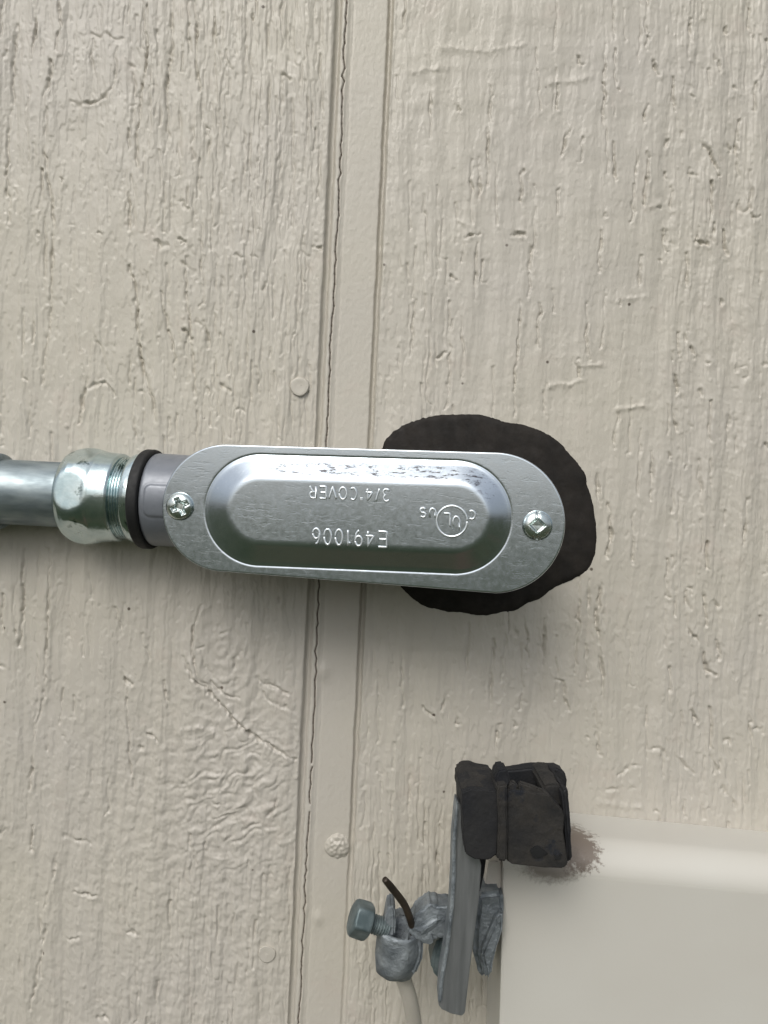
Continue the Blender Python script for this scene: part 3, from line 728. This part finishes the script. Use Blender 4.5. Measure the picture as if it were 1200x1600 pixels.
vo = nt_.nodes.new('ShaderNodeTexVoronoi'); vo.inputs['Scale'].default_value = 75; nt_.links.new(v1, vo.inputs['Vector'])
mm = nt_.nodes.new('ShaderNodeMath'); mm.operation = 'MULTIPLY'; nt_.links.new(ramp(nt_, vo.outputs['Distance'], [(0.03, 1.0), (0.055, 0.0)]), mm.inputs[0]); nt_.links.new(ramp(nt_, vo.outputs['Color'], [(0.7, 0.0), (0.72, 1.0)]), mm.inputs[1])
cc = mix(nt_, mm.outputs[0], cc, (0.16, 0.15, 0.13))
nt_.links.new(cc, b_.inputs['Base Color']); b_.inputs['Roughness'].default_value = 0.42
bump(nt_, b_, [(noise(nt_, v1, 30, 3), 0.0004, 0.6), (noise(nt_, v1, 900, 3), 0.00004, 0.6)])
BOXM = m
enc = empty('electrical_enclosure', BOX0)
tag(enc, 'pale painted metal box in the lower right corner, dark scorch on its top', 'electrical box')
import bmesh
def hull_box():
    bm = bmesh.new(); W_, Hh = 0.16, 0.24; yb, yf = -0.001, HB / 1000
    pts = [boxp(a, d, y) - BOX0 for a in (0, W_) for d in (0, Hh) for y in (yb, yf)]
    v_ = [bm.verts.new(p) for p in pts]
    for q in ((0, 1, 3, 2), (4, 6, 7, 5), (0, 4, 5, 1), (2, 3, 7, 6), (0, 2, 6, 4), (1, 5, 7, 3)): bm.faces.new([v_[i] for i in q])
    bm.normal_update()
    top = [e for e in bm.edges if {v_.index(e.verts[0]), v_.index(e.verts[1])} in ({1, 5},)]
    side = [e for e in bm.edges if {v_.index(e.verts[0]), v_.index(e.verts[1])} in ({1, 3}, {0, 1})]
    bmesh.ops.bevel(bm, geom=top, offset=0.009, segments=12, affect='EDGES', profile=0.5)
    side = [e for e in bm.edges if e.is_valid and abs(e.calc_face_angle(0)) > 1.2 and min((v.co.x) for v in e.verts) < 0.01 and e.calc_length() > .01]
    bmesh.ops.bevel(bm, geom=side, offset=0.0016, segments=5, affect='EDGES', profile=0.5)
    bmesh.ops.recalc_face_normals(bm, faces=bm.faces)
    me = bpy.data.meshes.new('box_body'); bm.to_mesh(me); bm.free()
    me.polygons.foreach_set('use_smooth', [True] * len(me.polygons)); me.materials.append(BOXM)
    try: me.set_sharp_from_angle(angle=math.radians(35))
    except Exception: pass
    ob = link(bpy.data.objects.new('box_body', me), enc); wn = ob.modifiers.new('weighted', 'WEIGHTED_NORMAL'); wn.keep_sharp = True
    return ob
hull_box()

# ------------------------------------------------------------------ generic bevelled prism with worn surface
def prism(name, poly, hf, hb, mat, parent, bev=0.0006, jit=0.0, subdiv=0.0022, seed=0, taper=1.0, hfun=None, sharp=False):
    bm = bmesh.new(); off = parent_off(parent)
    fr = [P(x, y, hf + (hfun(x, y) if hfun else 0)) for x, y in poly]
    c0 = sum(fr, Vector()) / len(fr)
    bk = []
    for p in fr:
        q = c0 + (p - c0) * taper; bk.append(Vector((q.x, -hb / 1000, q.z)))
    a = [bm.verts.new(p - off) for p in fr]; b = [bm.verts.new(p - off) for p in bk]; n = len(poly)
    bm.faces.new(a); bm.faces.new(b[::-1])
    for i in range(n): bm.faces.new((a[i], b[i], b[(i + 1) % n], a[(i + 1) % n]))
    bmesh.ops.recalc_face_normals(bm, faces=bm.faces)
    if bev: bmesh.ops.bevel(bm, geom=[e for e in bm.edges if e.calc_face_angle(0) > .5], offset=bev, segments=3, affect='EDGES', clamp_overlap=True)
    bmesh.ops.triangulate(bm, faces=bm.faces)
    if jit:
        for _ in range(5):
            es = [e for e in bm.edges if e.calc_length() > subdiv]
            if not es: break
            bmesh.ops.subdivide_edges(bm, edges=es, cuts=1); bmesh.ops.triangulate(bm, faces=bm.faces)
        bm.normal_update()
        from mathutils import noise as mn
        for v_ in bm.verts:
            p = v_.co + Vector((seed * .013, 0, 0))
            d = mn.noise(p * 260) * .6 + mn.noise(p * 700) * .35 + mn.noise(p * 110) * .7
            v_.co += v_.normal * d * jit
    bmesh.ops.recalc_face_normals(bm, faces=bm.faces)
    me = bpy.data.meshes.new(name); bm.to_mesh(me); bm.free()
    me.polygons.foreach_set('use_smooth', [True] * len(me.polygons))
    try: me.set_sharp_from_angle(angle=math.radians(38))
    except Exception: pass
    me.materials.append(mat)
    return link(bpy.data.objects.new(name, me), parent)

# ------------------------------------------------------------------ weathered black block
BLK = simple('perished_black_rubber', (0.004, 0.005, 0.0075), (0.011, 0.011, 0.0115), 110, 0, (0.7, 0.95), 0.0002, 900)
BLK2 = simple('brown_dusted_rubber', (0.010, 0.010, 0.010), (0.027, 0.024, 0.020), 150, 0, (0.8, 1.0), 0.0003, 900, rust=((0.006, 0.008, 0.012), 75, 0.60))
bk = empty('rubber_block', P(805, 1355, 30))
tag(bk, 'cracked weathered black rubber block on the corner of the pale box', 'rubber block')
prism('left_panel', [(722, 1238), (735, 1233), (778, 1236), (779, 1290), (777, 1334), (765, 1344), (742, 1343), (727, 1334), (723, 1300)], 46, 30, BLK, bk, .0003, .00022, .0011, 1)
prism('right_panel', [(792, 1236), (815, 1236), (835, 1240), (858, 1243), (866, 1254), (878, 1264), (882, 1275), (880, 1300), (884, 1325), (887, 1350), (880, 1357), (850, 1356), (800, 1350), (792, 1345)], 46, 41, BLK2, bk, .00025, .00022, .0011, 2)
prism('dark_fleck', [(828, 1329), (836, 1323), (842, 1322), (850, 1329), (856, 1333), (848, 1338), (838, 1341), (831, 1337)], 46.35, 45.6, RUB, bk, 0, .0001, .001, 14)
prism('dark_fleck', [(866, 1335), (871, 1338), (877, 1334), (876, 1343), (867, 1343)], 46.3, 45.6, RUB, bk, 0, .00008, .001, 15)
prism('strap', [(777, 1228), (793, 1226), (794, 1300), (792, 1347), (777, 1345), (779, 1290)], 47.4, 36, BLK2, bk, .0005, .00022, .001, 3)
prism('top_shell', [(721, 1236), (726, 1231), (745, 1228), (762, 1232), (776, 1235), (783, 1237), (780, 1262), (765, 1262), (740, 1262), (722, 1262)], 44.5, 24, BLK2, bk, .0007, .0005, .0011, 4)
prism('top_shell', [(848, 1229), (858, 1226), (872, 1226), (883, 1232), (889, 1242), (884, 1262), (866, 1262), (852, 1252)], 41, 23, BLK2, bk, .0007, .0005, .0011, 5)
prism('buckle', [(777, 1206), (780, 1204), (792, 1202), (796, 1212), (798, 1222), (794, 1232), (777, 1232), (774, 1218)], 44.5, 37, BLK, bk, .0005, .0003, .001, 6)
prism('flap', [(800, 1222), (809, 1226), (809, 1240), (794, 1240), (794, 1228)], 45, 42.5, BLK2, bk, .0004, .0003, .001, 7)
prism('flap', [(812, 1223), (828, 1228), (850, 1236), (852, 1244), (812, 1240)], 45.2, 43, BLK2, bk, .0004, .0003, .001, 8)
prism('rear_shell', [(795, 1204), (835, 1200), (870, 1200), (882, 1206), (886, 1220), (887, 1300), (888, 1340), (725, 1330), (724, 1215), (770, 1212)], 27, 22, BLK, bk, .0006, .0004, .0016, 9)
prism('side_shell', [(878, 1236), (887, 1232), (890, 1262), (892, 1300), (895, 1340), (891, 1351), (886, 1345), (884, 1300)], 44.6, 25, BLK, bk, .0008, .0004, .0011, 10)
prism('inner_core', [(735, 1268), (875, 1268), (878, 1345), (735, 1335)], 38, 25, BLK, bk, .0006, .0003, .002, 11)

# ------------------------------------------------------------------ ground clamp: bar, lug casting, bolt
CAST = simple('dull_zinc_casting', (0.13, 0.15, 0.165), (0.28, 0.31, 0.325), 190, 0.5, (0.5, 0.7), 0.0006, 560)
BAR = simple('dull_grey_bar', (0.19, 0.20, 0.205), (0.27, 0.28, 0.285), 420, 0.65, (0.34, 0.5), 0.00008, 900, (1, 1, .07))
BOLT = simple('dark_zinc_bolt', (0.085, 0.115, 0.12), (0.19, 0.23, 0.235), 200, 0.5, (0.4, 0.6), 0.0002, 420)
PAINT = WALL
gc_ = empty('ground_clamp', P(700, 1460, 20))
tag(gc_, 'dull grey metal grounding clamp with a long bar hanging below the black block', 'clamp')
prism('clamp_bar', [(714, 1250), (724, 1262), (748, 1340), (752, 1352), (749, 1400), (742, 1455), (736, 1500), (729, 1560), (727, 1582), (722, 1588), (704, 1584), (690, 1577), (685, 1570), (688, 1530), (697, 1480), (704, 1420), (707, 1360), (708, 1310)], 41.5, 37.5, BAR, gc_, .0002, .00008, .002, 1)
prism('bar_flange', [(713.5, 1252), (717, 1256), (712, 1320), (712, 1370), (709, 1420), (701.5, 1484), (693, 1532), (690, 1566), (685, 1568), (687.5, 1530), (696.5, 1478), (703.5, 1420), (706.5, 1360), (707.5, 1310)], 42.4, 36, CAST, gc_, .0003, .00005, .002, 2)
prism('rear_jaw', [(746, 1398), (768, 1396), (787, 1394), (788, 1420), (786, 1450), (778, 1478), (770, 1505), (768, 1524), (758, 1534), (748, 1520), (740, 1490), (742, 1450), (746, 1420)], 28, 14, CAST, gc_, .0018, .0005, .0012, 3)
prism('rear_rib', [(776, 1430), (787, 1424), (786, 1455), (777, 1482), (771, 1505), (768, 1526), (760, 1533), (757, 1515), (752, 1490), (762, 1465)], 30.5, 24, CAST, gc_, .0018, .0003, .0012, 4)
prism('front_jaw', [(646, 1438), (652, 1426), (662, 1421), (668, 1413), (676, 1412), (682, 1417), (700, 1416), (720, 1424), (722, 1462), (700, 1466), (688, 1466), (678, 1463), (680, 1472), (674, 1479), (662, 1476), (648, 1466), (640, 1460), (634, 1458), (640, 1446)], 34, 26, CAST, gc_, .0016, .00045, .0011, 5)
prism('front_rib', [(652, 1452), (664, 1444), (676, 1436), (690, 1432), (688, 1446), (672, 1456), (662, 1466), (650, 1464)], 35.6, 31, CAST, gc_, .0014, .0003, .0011, 6)
prism('lower_jaw', [(684, 1466), (702, 1464), (702, 1537), (694, 1535), (684, 1530), (674, 1518), (673, 1505), (678, 1484)], 30, 20, BOLT, gc_, .0016, .0003, .0011, 7)
# lug cup: open barrel, axis leaning
def frame_tube(name, p0, p1, prof, mat, parent, n=40, squash=(1, 1), jit=0):
    p0, p1 = Vector(p0), Vector(p1); t = (p1 - p0); L = t.length; t.normalize()
    s = t.cross(Vector((0, -1, 0))).normalized(); u = s.cross(t)
    vs, fs = [], []
    from mathutils import noise as mn
    for (q, r) in prof:
        for i in range(n):
            a = 2 * math.pi * i / n
            v_ = p0 + t * (q * L) + s * (math.cos(a) * r * squash[0]) + u * (math.sin(a) * r * squash[1])
            if jit: v_ += (s * math.cos(a) + u * math.sin(a)) * jit * mn.noise(v_ * 300)
            vs.append(v_)
    loft(len(prof), n, fs, prof[0][1] > 0, prof[-1][1] > 0)
    return mesh_obj(name, vs, fs, mat, parent)
ku = S * (1 - .030 / D)
cup_a, cup_b = P(626, 1452, 30), P(617, 1520, 29)
frame_tube('lug_barrel', cup_a, cup_b, [(0.55, 20 * ku), (.1, 22 * ku), (0.0, 27 * ku), (-.04, 31 * ku), (-.02, 34 * ku), (.05, 35.5 * ku), (.3, 35.5 * ku), (.6, 34.5 * ku), (.8, 32 * ku), (.95, 27 * ku), (1.02, 15 * ku), (1.03, 0.0)], CAST, gc_, 48, (1, .95), .0009)
prism('lug_fin', [(599, 1450), (603, 1428), (606, 1417), (612, 1416), (617, 1421), (618, 1440), (617, 1462), (605, 1470), (592, 1468)], 33, 25, CAST, gc_, .0009, .0003, .0011, 8)
prism('lug_arm', [(640, 1462), (652, 1462), (662, 1470), (660, 1500), (650, 1524), (643, 1526), (636, 1510)], 33, 25, CAST, gc_, .0014, .0003, .0011, 9)
prism('lug_rear', [(606, 1440), (620, 1430), (632, 1432), (644, 1440), (642, 1470), (608, 1470)], 25, 20, CAST, gc_, .0008, .0003, .0011, 9)
# bolt, axis from the head (left) into the lug
b0, b1 = P(552, 1433, 33), P(606, 1451, 31.5)
bt = (b1 - b0); BL = bt.length
prof = [(i / 160, (13.5 + 1.3 * math.sin(i / 160 * BL / 0.00075 * 2 * math.pi)) * ku) for i in range(60, 161)]
bolt = frame_tube('bolt', b0, b1, prof, BOLT, gc_, 32)
bh0, bh1 = P(549, 1432, 33.2), P(577, 1441, 32.4)
def hexhead():
    p0, p1 = bh0, bh1; t = (p1 - p0); L = t.length; t.normalize()
    s = t.cross(Vector((0, -1, 0))).normalized(); u = s.cross(t); vs, fs = [], []; n = 72
    for (q, R, k) in [(0, 0, 0), (0, 20, .0), (0.02, 24, .0), (.08, 28, .5), (.16, 30, 1), (.5, 31, 1), (.84, 31, 1), (.95, 29, .8), (1, 26, .3), (1, 0, 0)]:
        for i in range(n):
            a = 2 * math.pi * i / n; b = ((a + .52) % (math.pi / 3)) - math.pi / 6
            hx = 24 / math.cos(b); r = min(R * .9, hx) * ku if k else R * .78 * ku
            vs.append(p0 + t * (q * L) + (s * math.cos(a) + u * math.sin(a)) * r)
    loft(10, n, fs); return mesh_obj('bolt_head', vs, fs, BOLT, gc_)
hexhead().parent = bolt
bpy.data.objects['bolt_head'].location = (0, 0, 0)
# small tab of the enclosure and the dark sliver beside it
prism('mounting_tab', [(764, 1346), (782, 1344), (784, 1350), (784, 1396), (760, 1396), (757, 1392)], 23, 10, WALL, enc, .0004, .0001, .002, 12)
prism('dark_sliver', [(750, 1340), (760, 1340), (757, 1364), (750, 1395), (744, 1396)], 33, 28, BLK, gc_, .0003, .0001, .002, 13)
# ------------------------------------------------------------------ wires
COP = simple('dark_copper', (0.022, 0.017, 0.012), (0.05, 0.036, 0.024), 200, 0.3, (0.45, 0.65), 0.00012, 600)
def spline(pts, n):
    res = []; m_ = len(pts)
    for i in range(n + 1):
        t = i / n * (m_ - 1); k = min(int(t), m_ - 2); f = t - k
        g_ = lambda j: pts[min(max(j, 0), m_ - 1)]
        p0, p1, p2, p3 = g_(k - 1), g_(k), g_(k + 1), g_(k + 2)
        res.append(0.5 * ((2 * p1) + (p2 - p0) * f + (2 * p0 - 5 * p1 + 4 * p2 - p3) * f * f + (3 * p1 - p0 - 3 * p2 + p3) * f ** 3))
    return res
wp = spline([P(601, 1374, 40), P(615, 1391, 38), (P(632, 1414, 36)), P(642, 1440, 34), P(646, 1460, 31), P(636, 1490, 28), P(630, 1520, 27)], 50)
wr_ = [(4.6 + min(1.2, i * .2)) * S * .84 for i in range(51)]
vs, fs = tube_geo(wp, wr_, 20)
gw = empty('ground_wire', P(630, 1525, 27)); tag(gw, 'bent dark bare wire end rising from the clamp, beige painted below it', 'wire')
mesh_obj('bare_end', vs, fs, COP, gw)
vs, fs = tube_geo(spline([P(630, 1512, 27), P(631, 1530, 26), P(640, 1560, 24), P(647, 1600, 20), P(648, 1660, 14), P(644, 1800, 8), P(640, 2400, 6)], 70), [7 * ku] * 2 + [12.5 * ku] * 69, 24)
mesh_obj('painted_sheath', vs, fs, WALL, gw)
